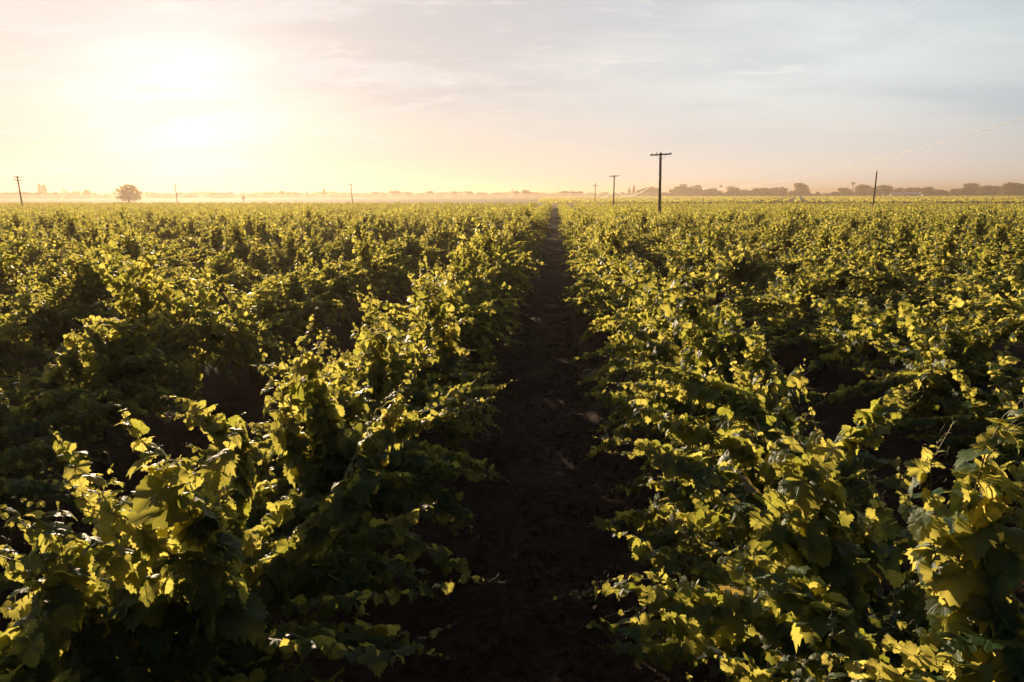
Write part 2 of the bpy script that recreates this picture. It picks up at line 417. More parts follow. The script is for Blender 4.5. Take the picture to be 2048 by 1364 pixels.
def put_leaves(mb, tmpl, P, Dv, Nv, S, tint, rng):
    P, Dv, Nv, S, tint = map(np.asarray, (P, Dv, Nv, S, tint))
    if not len(P): return
    Y = Dv / np.linalg.norm(Dv, axis=1)[:, None]
    Z = Nv - Y * (Nv * Y).sum(1)[:, None]; Z /= np.linalg.norm(Z, axis=1)[:, None] + 1e-6
    X = np.cross(Y, Z)
    k = rng.integers(0, len(tmpl), len(P))
    for q, (v, f, uv) in enumerate(tmpl):
        s = np.where(k == q)[0]
        if not len(s): continue
        vv = (v[None, :, 0:1] * X[s][:, None] + v[None, :, 1:2] * Y[s][:, None] + v[None, :, 2:3] * Z[s][:, None]) * S[s][:, None, None] + P[s][:, None]
        ff = (f[None] + (np.arange(len(s)) * len(v))[:, None, None]).reshape(-1, 3)
        mb.add(vv.reshape(-1, 3), f3=ff, att=np.repeat(tint[s], len(v)), uv=np.tile(uv, (len(s), 1)))

class Leaves:
    def __init__(s): s.P, s.D, s.N, s.S, s.T = [], [], [], [], []

def grow(path, L, cane, rng, size=0.135, lod=0, r0=0.0045, dens=1.0, tipfrac=0.25, start=0.12, avoid=None):
    """leaves along one shoot given as a polyline; cane: MB that takes the shoot, its petioles and tendrils"""
    path = np.asarray(path, float)
    seg = np.linalg.norm(np.diff(path, axis=0), axis=1); cum = np.concatenate([[0], np.cumsum(seg)]); tot = cum[-1]
    step = {0: 0.038, 1: 0.044, 2: 0.074}[lod] / dens
    nn = max(3, int(tot / step)); side = rng.choice([-1, 1])
    if cane is not None and lod < 2:
        m = max(4, int(tot / 0.13)); s = np.linspace(0, tot, m)
        pts = np.stack([np.interp(s, cum, path[:, c]) for c in range(3)], -1)
        if lod == 0: pts[1:-1] += rng.normal(0, 0.005, (m - 2, 3))
        cane.tube(pts, np.linspace(r0, r0 * 0.3, m), 4 if lod == 0 else 3, cap=False)
    for i in range(nn):
        s = start * tot + (tot * (1 - start)) * (i + rng.uniform(-.2, .2)) / (nn - 1)
        s = min(max(s, 0), tot); fr = s / tot
        p = np.array([np.interp(s, cum, path[:, c]) for c in range(3)])
        s2 = min(s + .05, tot); p2 = np.array([np.interp(s2, cum, path[:, c]) for c in range(3)]); p1 = np.array([np.interp(s2 - .06, cum, path[:, c]) for c in range(3)])
        t = p2 - p1; t /= np.linalg.norm(t) + 1e-9
        side = -side
        a = np.cross(t, (0, 0, 1.0)); na = np.linalg.norm(a)
        if na < 0.3: a = np.array([math.cos(rng.uniform(0, 6.3)), math.sin(rng.uniform(0, 6.3)), 0]); na = 1
        a = a / na * side
        a = a + rng.normal(0, .45, 3) * (1, 1, .5); a /= np.linalg.norm(a)
        k = 1.0
        if fr > 1 - tipfrac: k = max(0.16, ((1 - fr) / tipfrac) ** 0.75)
        sz = size * k * rng.uniform(.55, 1.2)
        pet = a * .8 + t * .5 + np.array([0, 0, .35 + .3 * (1 - k)]); pet /= np.linalg.norm(pet)
        pl_ = sz * rng.uniform(.35, .75)
        q = p + pet * pl_
        if avoid is not None and np.linalg.norm(q - avoid) < 1.35: continue
        hang = rng.uniform(.25, 1.25) * (0.4 + 0.6 * k)
        d = a * .75 + t * rng.uniform(-.2, .6) + np.array([0, 0, -hang]) + rng.normal(0, .25, 3)
        nv = a * .55 * hang + np.array([0, 0, 1.0]) + rng.normal(0, .35, 3)
        if k < .4: d = t * .8 + a * .5 + rng.normal(0, .3, 3)
        L.P.append(q); L.D.append(d); L.N.append(nv); L.S.append(sz * 0.92)
        L.T.append(1.0 if rng.random() < .003 else min(.95, max(0, rng.normal(.35, .2) + .45 * max(0, fr - .5))))
        if cane is not None and lod == 0:
            cane.tube([p, p + pet * pl_ * .55 + (0, 0, .004), q], [.0018, .0014, .0012], 3, cap=False)
            if rng.random() < (.10 if fr < .8 else .35):
                c0 = p; dirn = -a * .6 + t * .5 + (0, 0, .25); ln = rng.uniform(.06, .16); pts = []
                ax1 = np.cross(dirn, (0, 0, 1)); ax1 /= np.linalg.norm(ax1) + 1e-6; ph = rng.uniform(0, 6)
                for u in np.linspace(0, 1, 12):
                    rr = 0.016 * u ** 1.5
                    pts.append(c0 + dirn * ln * min(u, .75) + ax1 * rr * math.cos(ph + u * 11) + np.array([0, 0, 1]) * rr * math.sin(ph + u * 11))
                cane.tube(pts, np.linspace(.0014, .0006, 12), 3, cap=False)

def shoot_path(p0, az, el, ln, droop, rng, lift=0.0):
    p = np.array(p0, float); pts = [p.copy()]; m = 9
    d = np.array([math.cos(az) * math.cos(el), math.sin(az) * math.cos(el), math.sin(el)])
    for i in range(m):
        fr = i / m
        d = d + np.array([0, 0, -droop * ln / m * (1 - fr * .5)]) + np.array([0, 0, lift / m * fr]) + rng.normal(0, .06, 3)
        d /= np.linalg.norm(d)
        p = p + d * ln / m
        if p[2] < .35: d[2] = abs(d[2]) * .2
        pts.append(p.copy())
    return pts

def vine_meshes(seed, lod, vigor=1.0, extra=(), avoid=None):
    """returns (trunk, shoots, foliage) MBs of one sprawling old vine, base at the origin, row along Y"""
    rng = np.random.default_rng(seed)
    tr, ca, L = MB(), MB(), Leaves()
    head = np.array([rng.normal(0, .05), rng.normal(0, .06), 1.08 + rng.uniform(-.06, .08)])
    k = 7
    tp = np.linspace(0, 1, k)[:, None] * head + np.concatenate([[[0, 0, -0.1]], rng.normal(0, .022, (k - 2, 3)), [[0, 0, 0]]])
    tr.tube(tp, np.array([.10, .078, .064, .060, .060, .070, .085]) * rng.uniform(.9, 1.2), 9 if lod < 2 else 5, jit=.18, rng=rng)
    arms = []
    for sy in (-1, 1):
        for sx in (-.5, .5):
            e = head + np.array([sx * rng.uniform(.3, .75), sy * rng.uniform(.55, .95), rng.uniform(.05, .28)])
            mid_ = (head + e) / 2 + rng.normal(0, .05, 3)
            pts = [head + (0, 0, -.03), mid_, e]; arms.append(pts)
            tr.tube(pts, [.052, .038, .022], 6 if lod < 2 else 4, jit=.15, rng=rng)
    ns = {0: 88, 1: 76, 2: 76}[lod]
    crest = [(rng.integers(0, 4), rng.uniform(.2, 1), rng.uniform(.7, 1.35), rng.uniform(0, 6.3)) for _ in range(4)]
    for i in range(int(ns * (0.8 + .2 * vigor))):
        a = arms[rng.integers(0, 4)]; u = rng.random()
        p0 = a[0] * (1 - u) + a[2] * u + rng.normal(0, .04, 3)
        c = rng.random()
        if c < .24:   # upright
            ai, u, cf, ca0 = crest[rng.integers(0, 4)]; a = arms[ai]
            p0 = (a[0] * (1 - u) + a[2] * u) * (.6, 1, 1) + rng.normal(0, .09, 3)
            pa = shoot_path(p0, ca0 + rng.normal(0, 1.0), R(rng.uniform(66, 89)), rng.uniform(.65, 1.15) * cf * vigor, rng.uniform(.1, .5), rng)
        elif c < .74: # sideways over the alleys
            s_ = rng.choice([0, PI])
            pa = shoot_path(p0, s_ + R(rng.normal(0, 38)), R(rng.uniform(-8, 36)), rng.uniform(.8, (1.8, 1.65, 1.40)[lod]) * vigor, rng.uniform(.5, 1.3), rng, lift=rng.uniform(0, 1.6))
        elif c < .86: # along the row
            s_ = rng.choice([PI / 2, -PI / 2])
            pa = shoot_path(p0, s_ + R(rng.normal(0, 30)), R(rng.uniform(15, 55)), rng.uniform(.7, 1.2) * vigor, rng.uniform(.4, 1.0), rng)
        else:         # hanging
            pa = shoot_path(p0, rng.uniform(0, 6.3), R(rng.uniform(-25, 20)), rng.uniform(.6, 1.15), 2.2, rng)
        size = {0: .108, 1: .108, 2: .128}[lod]
        grow(pa, L, ca, rng, size, lod, avoid=avoid)
        # short side shoots fill the inside
        if lod < 2 and rng.random() < .75:
            j = rng.integers(2, 6)
            pb = shoot_path(pa[j], rng.uniform(0, 6.3), R(rng.uniform(-10, 60)), rng.uniform(.2, .45), .6, rng)
            grow(pb, L, None, rng, size * .85, lod, avoid=avoid)
    for (path, size, dens) in extra:
        grow(path, L, ca, rng, size, lod, r0=.0055, dens=dens * .75, tipfrac=.33, avoid=avoid)
    fo = MB(); put_leaves(fo, (HERO, MIDL, FARL)[lod], L.P, L.D, L.N, L.S, L.T, rng)
    return tr, ca, fo

# ------------------------------------------------------------ where the vines stand
FIRST = {1: 1.0, -1: 1.2, 2: 1.1, -2: 1.6}
def row_x(r):       # r = 1,2,.. right of the alley, -1,-2,.. left
    return ALLEY_X + (r - .5) * SPACE if r > 0 else ALLEY_X + (r + .5) * SPACE
def y_end(x): return 182 - 0.17 * x if x > -250 else 225
lay = random.Random(3)
spots = []
for r in [q for q in range(-48, 44) if q]:
    x = row_x(r); y0 = FIRST.get(r, 1.0 + lay.random() * 2)
    k = -2
    while True:
        y = y0 + k * STEP; k += 1
        if y > y_end(x): break
        jx, jy = lay.uniform(-.1, .1), lay.uniform(-.12, .12)
        u, v_, dep = to_px((x, y, 1.3))
        if y < -3 and abs(x) > 6: continue
        # keep the field in the view cone, with a margin on the side the sunlight comes from
        if dep < 0.3:
            if abs(x) > 7: continue
            vis = False
        else:
            m = 1.5 * 1365 / dep
            vis = (-m * .8 < u < 2048 + m * .8) and dep > 0.8 and v_ < 1364 + m * .9
            if not vis and not (-m * 5 - 500 < u < 2048 + m * 1.6): continue
        spots.append((r, x + jx, y + jy, vis, dep, lay.random(), lay.random(), lay.random()))
vis_sorted = sorted([s for s in spots if s[3]], key=lambda s: s[4])
single = set(id(s) for s in vis_sorted[:300])

ORD = 'first second third fourth fifth sixth seventh eighth ninth tenth eleventh twelfth thirteenth fourteenth fifteenth sixteenth seventeenth eighteenth nineteenth twentieth'.split()
ORD += ['twenty-' + o for o in ORD[:9]] + ['thirtieth'] + ['thirty-' + o for o in ORD[:9]]

# hand-placed leading shoots of the nearest vines: row, order of the vine, points (column, row, depth), leaf size, density
def W(*pts): return [ray(*p) for p in pts]
LEADS = [
    (W((450, 1230, 3.1), (420, 1120, 3.05), (372, 1010, 2.95), (322, 935, 2.85), (275, 868, 2.8), (238, 815, 2.8)), .165, 1.7),
    (W((380, 1150, 3.0), (310, 1080, 3.0), (220, 1025, 2.95), (140, 985, 2.9), (85, 945, 2.9)), .105, 1.1),
    (W((120, 1190, 2.6), (70, 1080, 2.6), (20, 1022, 2.6), (-50, 1010, 2.6)), .13, 1.2),
    (W((690, 960, 4.9), (640, 840, 4.9), (600, 720, 4.9), (630, 620, 4.9)), .15, 1.2),
    (W((640, 980, 4.8), (560, 860, 4.8), (540, 760, 4.8), (518, 680, 4.8)), .13, 1.1),
    (W((500, 900, 4.2), (420, 830, 4.2), (360, 800, 4.2), (325, 795, 4.2)), .12, 1.2),
    (W((700, 900, 4.8), (800, 860, 4.7), (900, 825, 4.6), (985, 795, 4.6)), .11, 1.2),
    (W((700, 1000, 3.9), (760, 880, 4.4), (800, 790, 4.7), (838, 740, 4.8)), .11, 1.1),
    (W((760, 760, 6.8), (760, 660, 6.8), (740, 590, 6.9), (738, 555, 6.9)), .12, 1.1),
    (W((900, 720, 8.6), (870, 620, 8.7), (850, 540, 8.8), (848, 490, 8.8)), .13, 1.3),
    (W((880, 1180, 3.5), (930, 1155, 3.6), (1000, 1165, 3.6)), .07, 1.0),
    (W((800, 1320, 2.8), (860, 1270, 2.8), (912, 1245, 2.9)), .08, 1.0),
    (W((1600, 900, 4.6), (1470, 800, 5.0), (1330, 745, 5.3), (1205, 712, 5.6)), .115, 1.2),
    (W((1640, 1080, 3.2), (1600, 960, 3.25), (1560, 870, 3.3), (1528, 822, 3.3)), .13, 1.25),
    (W((1600, 1050, 3.1), (1540, 980, 3.1), (1500, 940, 3.1)), .12, 1.1),
    (W((1560, 1060, 3.3), (1440, 960, 3.6), (1320, 915, 3.8), (1212, 905, 4.0)), .115, 1.2),
    (W((1940, 1150, 2.1), (1950, 1020, 2.05), (1975, 920, 2.0), (2030, 835, 1.9), (2100, 790, 1.9)), .135, 1.6),
    (W((1620, 950, 3.9), (1710, 870, 4.0), (1790, 800, 4.1), (1870, 735, 4.2)), .115, 1.1),
    (W((1640, 1230, 2.6), (1540, 1150, 2.7), (1460, 1110, 2.75), (1395, 1075, 2.8)), .12, 1.2),
    (W((1500, 1230, 3.0), (1330, 1190, 3.2), (1220, 1175, 3.3), (1112, 1195, 3.4)), .09, 1.2),
    (W((1900, 1390, 1.9), (1760, 1340, 2.0), (1660, 1318, 2.05), (1575, 1325, 2.1)), .115, 1.2),
    (W((1480, 900, 4.8), (1330, 850, 5.1), (1260, 800, 5.4), (1215, 775, 5.6)), .10, 1.1),
    (W((1520, 760, 6.3), (1500, 690, 6.3), (1480, 640, 6.3), (1470, 610, 6.3)), .12, 1.2),
    (W((1400, 700, 7.9), (1370, 620, 8.0), (1345, 550, 8.1), (1335, 495, 8.2)), .125, 1.3),
    (W((1850, 1130, 2.9), (1820, 1030, 3.0), (1800, 970, 3.0), (1798, 920, 3.0)), .11, 1.0),
]
heroes = [s for s in vis_sorted if s[4] < 9.5]
lead_of = {}
for path, size, dens in LEADS:
    b = path[0]
    h = min((s for s in spots if abs(s[0]) <= 2 and s[4] > 0), key=lambda s: (s[1] - b[0]) ** 2 * 1.0 + (s[2] - b[1]) ** 2)
    c = np.array([h[1], h[2], 0])
    root = np.array([h[1] + .3 * (b[0] - h[1]), h[2] + .3 * (b[1] - h[2]), min(1.25, b[2])])
    lead_of.setdefault(id(h), []).append(([root - c] + [q - c for q in path], size, dens))
    lr = np.random.default_rng(int(abs(b[0]) * 97 + b[1] * 31))
    for _ in range(0 if size > .16 or size < .09 else 3):      # companions, so that a leading shoot tops a clump
        off = lr.normal(0, .13, 3) * (1, 1, .6); sh_ = lr.uniform(.72, .97)
        base_ = np.array(path[0]); q2 = [base_ + (q - base_) * sh_ + off * (.4 + .6 * i / len(path)) for i, q in enumerate(path)]
        lead_of[id(h)].append(([root - c] + [q - c for q in q2], size * .88, dens))
    single.add(id(h))

VIG = [1.0, .88, 1.18, .8, 1.08, .94]
camp = np.array([0, 0, CAM_H])
protos = {}
def proto(lod, k):
    if (lod, k) not in protos:
        tr, ca, fo = vine_meshes(100 * (lod + 1) + k, lod, VIG[k % 6] * (1.0 if lod < 2 else .97))
        protos[(lod, k)] = (tr, ca, fo, tr.mesh('vine_trunk', M_bark), ca.mesh('vine_shoots', M_cane) if ca.n else None, fo.mesh('vine_foliage', M_leaf if lod == 0 else M_leafm))
    return protos[(lod, k)]

def add_part(name, me, parent):
    o = bpy.data.objects.new(name, me); COL.objects.link(o); o.parent = parent
    return o
order = {}
count_in_row = {}
for s in sorted([s for s in spots if id(s) in single], key=lambda s: s[2]):
    count_in_row[s[0]] = count_in_row.get(s[0], 0) + 1; order[id(s)] = count_in_row[s[0]]
LOOK = ['sprawling', 'bushy', 'tall-shooted', 'low', 'leafy', 'ragged']
far_src = {}
for s in spots:
    if id(s) not in single: continue
    r, x, y, vis, dep, a, b, c = s
    lod = 0 if dep < 9.5 else 1
    kk = int(a * 6)
    e = empty('grapevine', (x, y, 0))
    leads = lead_of.get(id(s))
    if leads or dep < 3.2:
        tr, ca, fo = vine_meshes(700 + int(abs(x) * 10 + y * 37), 0, 0.9, leads or (), avoid=camp - np.array([x, y, 0]))
        mt, mc, mf = tr.mesh('vine_trunk', M_bark), ca.mesh('vine_shoots', M_cane), fo.mesh('vine_foliage', M_leaf)
    else:
        _, _, _, mt, mc, mf = proto(lod, kk)
        e.scale = ((1 if b < .5 else -1) * (.92 + .16 * c), (1 if (b * 7) % 1 < .5 else -1) * 1.0, (.84 + .32 * ((c * 13) % 1)) * (.8 if (b * 91) % 1 < .1 else 1))
        e.rotation_euler = (0, 0, R((b * 31 % 1 - .5) * 24))
    add_part('trunk', mt, e)
    if mc is not None: add_part('shoots', mc, e)
    add_part('foliage', mf, e)
    side = 'right' if r > 0 else 'left'
    tag(e, f'{LOOK[kk]} backlit grapevine, {ORD[order[id(s)] - 1]} from the front, {ORD[abs(r) - 1]} row {side} of the alley',
        'grapevine', 'grapevines planted in rows on both sides of the dirt alley')

# the rest of the vineyard, hundreds of vines: one object that repeats five far vines
rest = [s for s in spots if id(s) not in single]
def far_field():
    srcs = []
    # source foliage of the far vines, kept as mesh data on one object each inside the field object
    me = bpy.data.meshes.new('vineyard_points')
    P = np.array([(s[1], s[2], 0) for s in rest], np.float32)
    me.vertices.add(len(P)); me.vertices.foreach_set('co', P.ravel())
    K = np.array([int(s[5] * 5) for s in rest], np.int32)
    rot = np.array([((s[6] * 31 % 1 - .5) * .45 + (PI if s[6] < .5 else 0)) for s in rest], np.float32)
    # vines get lower towards the far end of the field
    lowf = np.array([1.0 - .30 * min(1, max(0, (s[2] - 45) / 90)) for s in rest])
    sc = np.stack([np.array([(.95 + .2 * s[7]) for s in rest]), np.ones(len(rest)), np.array([(.82 + .32 * (s[7] * 13 % 1)) for s in rest]) * lowf], -1).astype(np.float32)
    near_m = np.array([0 if s[4] > 26 else 1 for s in rest], np.int32)
    for nm, ty, arr in (('k', 'INT', K), ('rot', 'FLOAT', rot), ('lod', 'INT', near_m)):
        at = me.attributes.new(nm, ty, 'POINT'); at.data.foreach_set('value', arr)
    at = me.attributes.new('scl', 'FLOAT_VECTOR', 'POINT'); at.data.foreach_set('vector', sc.ravel())
    ob = bpy.data.objects.new('far_vineyard', me); COL.objects.link(ob)
    ng = bpy.data.node_groups.new('far_vineyard', 'GeometryNodeTree')
    ng.interface.new_socket('Geometry', in_out='INPUT', socket_type='NodeSocketGeometry')
    ng.interface.new_socket('Geometry', in_out='OUTPUT', socket_type='NodeSocketGeometry')
    N, Lk = ng.nodes, ng.links
    gi, go = N.new('NodeGroupInput'), N.new('NodeGroupOutput'); jn = N.new('GeometryNodeJoinGeometry')
    Lk.new(jn.outputs[0], go.inputs[0])
    def named(nm, ty):
        n = N.new('GeometryNodeInputNamedAttribute'); n.data_type = ty; n.inputs['Name'].default_value = nm; return n.outputs['Attribute']
    kk, rt, scl, ld = named('k', 'INT'), named('rot', 'FLOAT'), named('scl', 'FLOAT_VECTOR'), named('lod', 'INT')
    cx = N.new('ShaderNodeCombineXYZ'); Lk.new(rt, cx.inputs[2])
    def branch(mesh_ob, lodv, kv):
        oi = N.new('GeometryNodeObjectInfo'); oi.inputs['Object'].default_value = mesh_ob; oi.transform_space = 'ORIGINAL'
        oi.inputs['As Instance'].default_value = True
        ip = N.new('GeometryNodeInstanceOnPoints'); Lk.new(gi.outputs[0], ip.inputs['Points'])
        c1 = N.new('FunctionNodeCompare'); c1.data_type = 'INT'; c1.operation = 'EQUAL'; Lk.new(ld, c1.inputs[2]); c1.inputs[3].default_value = lodv
        sel = c1.outputs[0]
        if kv is not None:
            c2 = N.new('FunctionNodeCompare'); c2.data_type = 'INT'; c2.operation = 'EQUAL'; Lk.new(kk, c2.inputs[2]); c2.inputs[3].default_value = kv
            b = N.new('FunctionNodeBooleanMath'); b.operation = 'AND'; Lk.new(sel, b.inputs[0]); Lk.new(c2.outputs[0], b.inputs[1]); sel = b.outputs[0]
        Lk.new(sel, ip.inputs['Selection']); Lk.new(oi.outputs['Geometry'], ip.inputs['Instance'])
        Lk.new(cx.outputs[0], ip.inputs['Rotation']); Lk.new(scl, ip.inputs['Scale']); Lk.new(ip.outputs[0], jn.inputs[0])
    foliage_objs = {}
    for o in bpy.data.objects:
        if o.type == 'MESH' and o.parent: foliage_objs.setdefault(o.data.name, o)
    for k in range(5):
        branch(foliage_objs[proto(1, k)[5].name], 1, k)
        branch(far_src[k][1], 0, k)
    branch(foliage_objs[proto(1, 0)[3].name], 1, None)
    branch(far_src[0][0], 0, None)
    md = ob.modifiers.new('field', 'NODES'); md.node_group = ng
    tag(ob, 'far sunlit vineyard of hundreds of vines receding to the misty edge', 'vineyard', kind='stuff')
# five of the single vines at the back of the single range carry the far meshes and serve as sources
backs = sorted([o for o in bpy.data.objects if o.type == 'EMPTY' and o.name.startswith('grapevine') and id and o.location.y > 40], key=lambda o: -o.location.y)[:5]
for k, e in enumerate(backs):
    tr, ca, fo, mt, mc, mf = proto(2, k)
    for ch in list(e.children):
        if ch.name.startswith('trunk'): ch.data = mt; t_ = ch
        elif ch.name.startswith('foliage'): ch.data = mf; f_ = ch
    far_src[k] = (t_, f_)
far_field()

# ------------------------------------------------------------ second field beyond, low rows
def second_field():
    rng = np.random.default_rng(77)
    az = polar(1597, 1).to_tuple(); d = np.array([az[0], az[1]]); nrm = np.array([d[1], -d[0]])
    mb = MB(); P, Dd, Nn, S, T = [], [], [], [], []
    for i in range(-95, 110):
        off = i * 5.4
        for s in np.arange(190, 960, 3.2):
            c = d * s + nrm * off
            u, v_, dep = to_px((c[0], c[1], .5))
            if c[1] < 268 or c[1] > 930 or u < 1080 or u > 2150: continue
            m = 6
            for q in range(m):
                t_ = rng.uniform(-1.7, 1.7); o_ = rng.normal(0, .45)
                P.append((c[0] + d[0] * t_ + nrm[0] * o_, c[1] + d[1] * t_ + nrm[1] * o_, rng.uniform(.3, .8)))
                Dd.append((rng.normal(), rng.normal(), -.4)); Nn.append((rng.normal(0, .5), rng.normal(0, .5), 1)); S.append(rng.uniform(.55, 1.0)); T.append(rng.random())
    put_leaves(mb, FARL, P, Dd, Nn, S, T, rng)
    tag(mb.build('young_vineyard', M_leafm), 'pale green second vineyard in low straight rows beyond the dark field track', 'vineyard', kind='stuff')
    # dark track between the two fields
    mb = MB(); A, B = polar(1130, 258), polar(2300, 258 / math.cos(.3))
    a, b = np.array((20, 262, .02)), np.array((520, 250, .02))
    mb.add([a, b, b + (0, 5, 0), a + (0, 5, 0)], f4=[(0, 1, 2, 3)])
    tag(mb.build('farm_track', simple('dark_track_soil', (0.05, 0.035, 0.028), .95, .3, .5)), kind='structure')
    mb = MB()
    for sx in np.arange(20, 520, 2.0):
        yy = 268.2 + (sx - 20) / 500 * -12
        mb.box((sx, yy, 0), (2.3, 1.0, .45 + .25 * rng.random()), taper=.5)
    tag(mb.build('earth_bank', M_soil), kind='structure')
second_field()

# ------------------------------------------------------------ utility poles and wires
def pole(px, dist, H, arms=((0.0, 1.9),), lean=0.0, label='', ins=3, arm_rot=0.0, stub=False):
    p = polar(px, dist) if not isinstance(px, Vector) else px
    e = empty('utility_pole', p, arm_rot)
    mb = MB(); rng = np.random.default_rng(int(abs(p.x) * 10))
    zz = np.linspace(-.3, H, 10)
    mb.tube([(lean * q, 0, q) for q in zz], np.linspace(.155, .105, 10), 10, jit=.04, rng=rng)
    mb.build('pole_shaft', M_pole, e)
    for (dz, wd) in arms:
        za = H - .18 - dz
        tilt = .05 * (1 if wd > 1.5 else -1)
        mb = MB(); n = 2
        mb.tube([(-wd / 2 + lean * za, -.14, za - tilt), (wd / 2 + lean * za, -.14, za + tilt)], .065, 4)
        mb.build('crossarm', M_pole, e)
        br = MB()
        for sx in (-1, 1): br.tube([(sx * wd * .24 + lean * za, -.2, za - .03), (lean * za + sx * .04, -.14, za - .48)], .014, 5)
        br.build('arm_brace', M_metal, e)
        for q in range(ins):
            fx = (-.5 + .03 + q * .94 / max(1, ins - 1)) * wd
            if ins == 3: fx = (-.46, -.2, .46)[q] * wd
            im = MB()
            im.tube([(fx + lean * za, -.14, za + fx / wd * tilt * 2 + t) for t in (.05, .09, .10, .15, .16, .20, .21, .23)], [.015, .015, .05, .055, .03, .045, .03, .015], 8)
            im.build('insulator', M_glass, e)
    if stub:
        mb = MB(); mb.tube([(lean * H, 0, H - .02), (lean * H + .02, 0, H + .16), (lean * H - .06, 0, H + .3)], [.04, .03, .02], 6)
        mb.build('insulator', M_glass, e)
    tag(e, label, 'utility pole', 'wooden utility poles across the field')
    return e, p
dirn_poles = (polar(1322, 65), polar(1228, 136), polar(1191, 235))
ap = math.atan2(dirn_poles[1].x - dirn_poles[0].x, dirn_poles[1].y - dirn_poles[0].y)
p0 = dirn_poles[0] - (dirn_poles[1] - dirn_poles[0]) * 1.0
e0, _ = pole(p0, 0, 8.6, label='tallest nearest wooden utility pole, just outside the picture by the second row', arm_rot=-ap)
e1, _ = pole(dirn_poles[0], 0, 7.15, arms=((0, 1.9),), lean=-.022, label='nearest wooden pole in view, with a wide tilted crossarm, right of the alley', arm_rot=-ap)
MB_b = MB(); MB_b.tube([(-.11, 0, 0), (.0, -.16, .01), (.13, -.06, .02)], .035, 6)
cb = MB_b.build('cable_clamp', M_cable, e1); cb.location = (-.10, 0, 4.95)
e2, _ = pole(dirn_poles[1], 0, 7.05, arms=((0, 1.85),), lean=.006, label='middle wooden pole of the three right of the alley, sagging cable on its right', arm_rot=-ap)
e3, _ = pole(dirn_poles[2], 0, 7.2, arms=((.75, 1.9),), label='farthest and smallest of the three crossarm poles right of the alley', arm_rot=-ap)
pole(1749, 133, 7.1, arms=(), lean=.01, label='bare wooden pole without crossarm in front of the right-hand trees', stub=True)
pole(43, 154, 7.0, arms=((.1, .9), (.62, 1.3)), lean=-.03, label='leaning wooden pole with two short crossarms near the left edge', ins=2)
pole(354, 265, 7.0, arms=((.1, 1.4),), lean=-.03, label='faint thin pole in the glare just right of the big oak', ins=2)
pole(705, 228, 7.0, arms=((.1, 2.0),), lean=-.03, label='thin pole with one crossarm alone on the horizon left of the alley', ins=2)

def span(name, A, B, sag, rad, mat_, label, cat, group=None, n=60, twist=None):
    A, B = np.array(A), np.array(B); t = np.linspace(0, 1, n)[:, None]
    pts = A * (1 - t) + B * t; pts[:, 2] -= (4 * sag * t * (1 - t))[:, 0]
    mb = MB()
    if twist is None: mb.tube(pts, rad, 5, cap=False)
    else:   # figure-eight cable: two strands winding round one another
        for ph in (0, PI):
            a = t[:, 0] * np.linalg.norm(B - A) / twist * 2 * PI + ph
            q = pts.copy(); q[:, 0] += rad * np.cos(a); q[:, 2] += rad * np.sin(a)
            mb.tube(q, rad * (1.0 if ph == 0 else .6), 5, cap=False)
    return tag(mb.build(name, mat_), label, cat, group)
def at_pole(p, h): return (p.x, p.y, h)
span('telephone_cable', at_pole(p0, 7.2), at_pole(dirn_poles[0], 4.95), 2.14, .0042, M_cable, 'twisted pale cable sagging from upper right down to the nearest pole', 'cable', n=620, twist=.9)
span('telephone_cable', at_pole(dirn_poles[0], 4.95), at_pole(dirn_poles[1], 4.5), 1.5, .018, M_cable, 'pale cable sagging between the nearest and the middle pole', 'cable', n=160, twist=1.3)
span('telephone_cable', at_pole(dirn_poles[1], 4.5), at_pole(dirn_poles[2], 4.5), 1.9, .018, M_cable, 'pale cable sagging between the middle and the farthest pole', 'cable', n=120, twist=1.3)
ca_, sa_ = math.cos(-ap), math.sin(-ap)
for q, (off, nm) in enumerate(((-.87, 'left'), (-.38, 'middle'), (.87, 'right'))):
    f0 = (p0.x + ca_ * off, p0.y + sa_ * off, 8.6); f1 = (dirn_poles[0].x + ca_ * off - .15, dirn_poles[0].y + sa_ * off, 7.2 + off * .05)
    f2 = (dirn_poles[1].x + ca_ * off, dirn_poles[1].y + sa_ * off, 7.1); f3 = (dirn_poles[2].x + ca_ * off, dirn_poles[2].y + sa_ * off, 6.7)
    for a_, b_, wh in ((f0, f1, 'from the upper right to the nearest pole'), (f1, f2, 'between nearest and middle pole'), (f2, f3, 'between middle and farthest pole')):
        span('power_wire', a_, b_, .9, .0008, M_wire, f'{nm} hair-thin crossarm wire {wh}', 'wire', 'thin wires strung between the crossarms', n=40)

# ------------------------------------------------------------ small things at the far edge
def wheel():
    p = polar(487, 250)
    e = empty('spoked_wheel', p)
    mb = MB(); mb.tube([(0, 0, 0), (0, 0, 2.5)], [.09, .07], 8); mb.build('post', M_pole, e)
    mb = MB(); a = np.linspace(0, 2 * PI, 25)
    mb.tube([(math.cos(q) * .62, -.12, 2.75 + math.sin(q) * .62) for q in a], .06, 6, cap=False); mb.build('rim', M_pole, e)
    mb = MB()
    for q in range(8):
        b = q * PI / 4 + .3; mb.tube([(math.cos(b) * .1, -.12, 2.75 + math.sin(b) * .1), (math.cos(b) * .6, -.12, 2.75 + math.sin(b) * .6)], [.03, .05], 5)
    mb.build('blades', M_pole, e)
    mb = MB(); mb.tube([(0, -.25, 2.75), (0, .2, 2.75)], .12, 8); mb.build('hub', M_pole, e)
    tag(e, 'small round spoked wheel on a post at the misty field edge', 'windmill')
wheel()

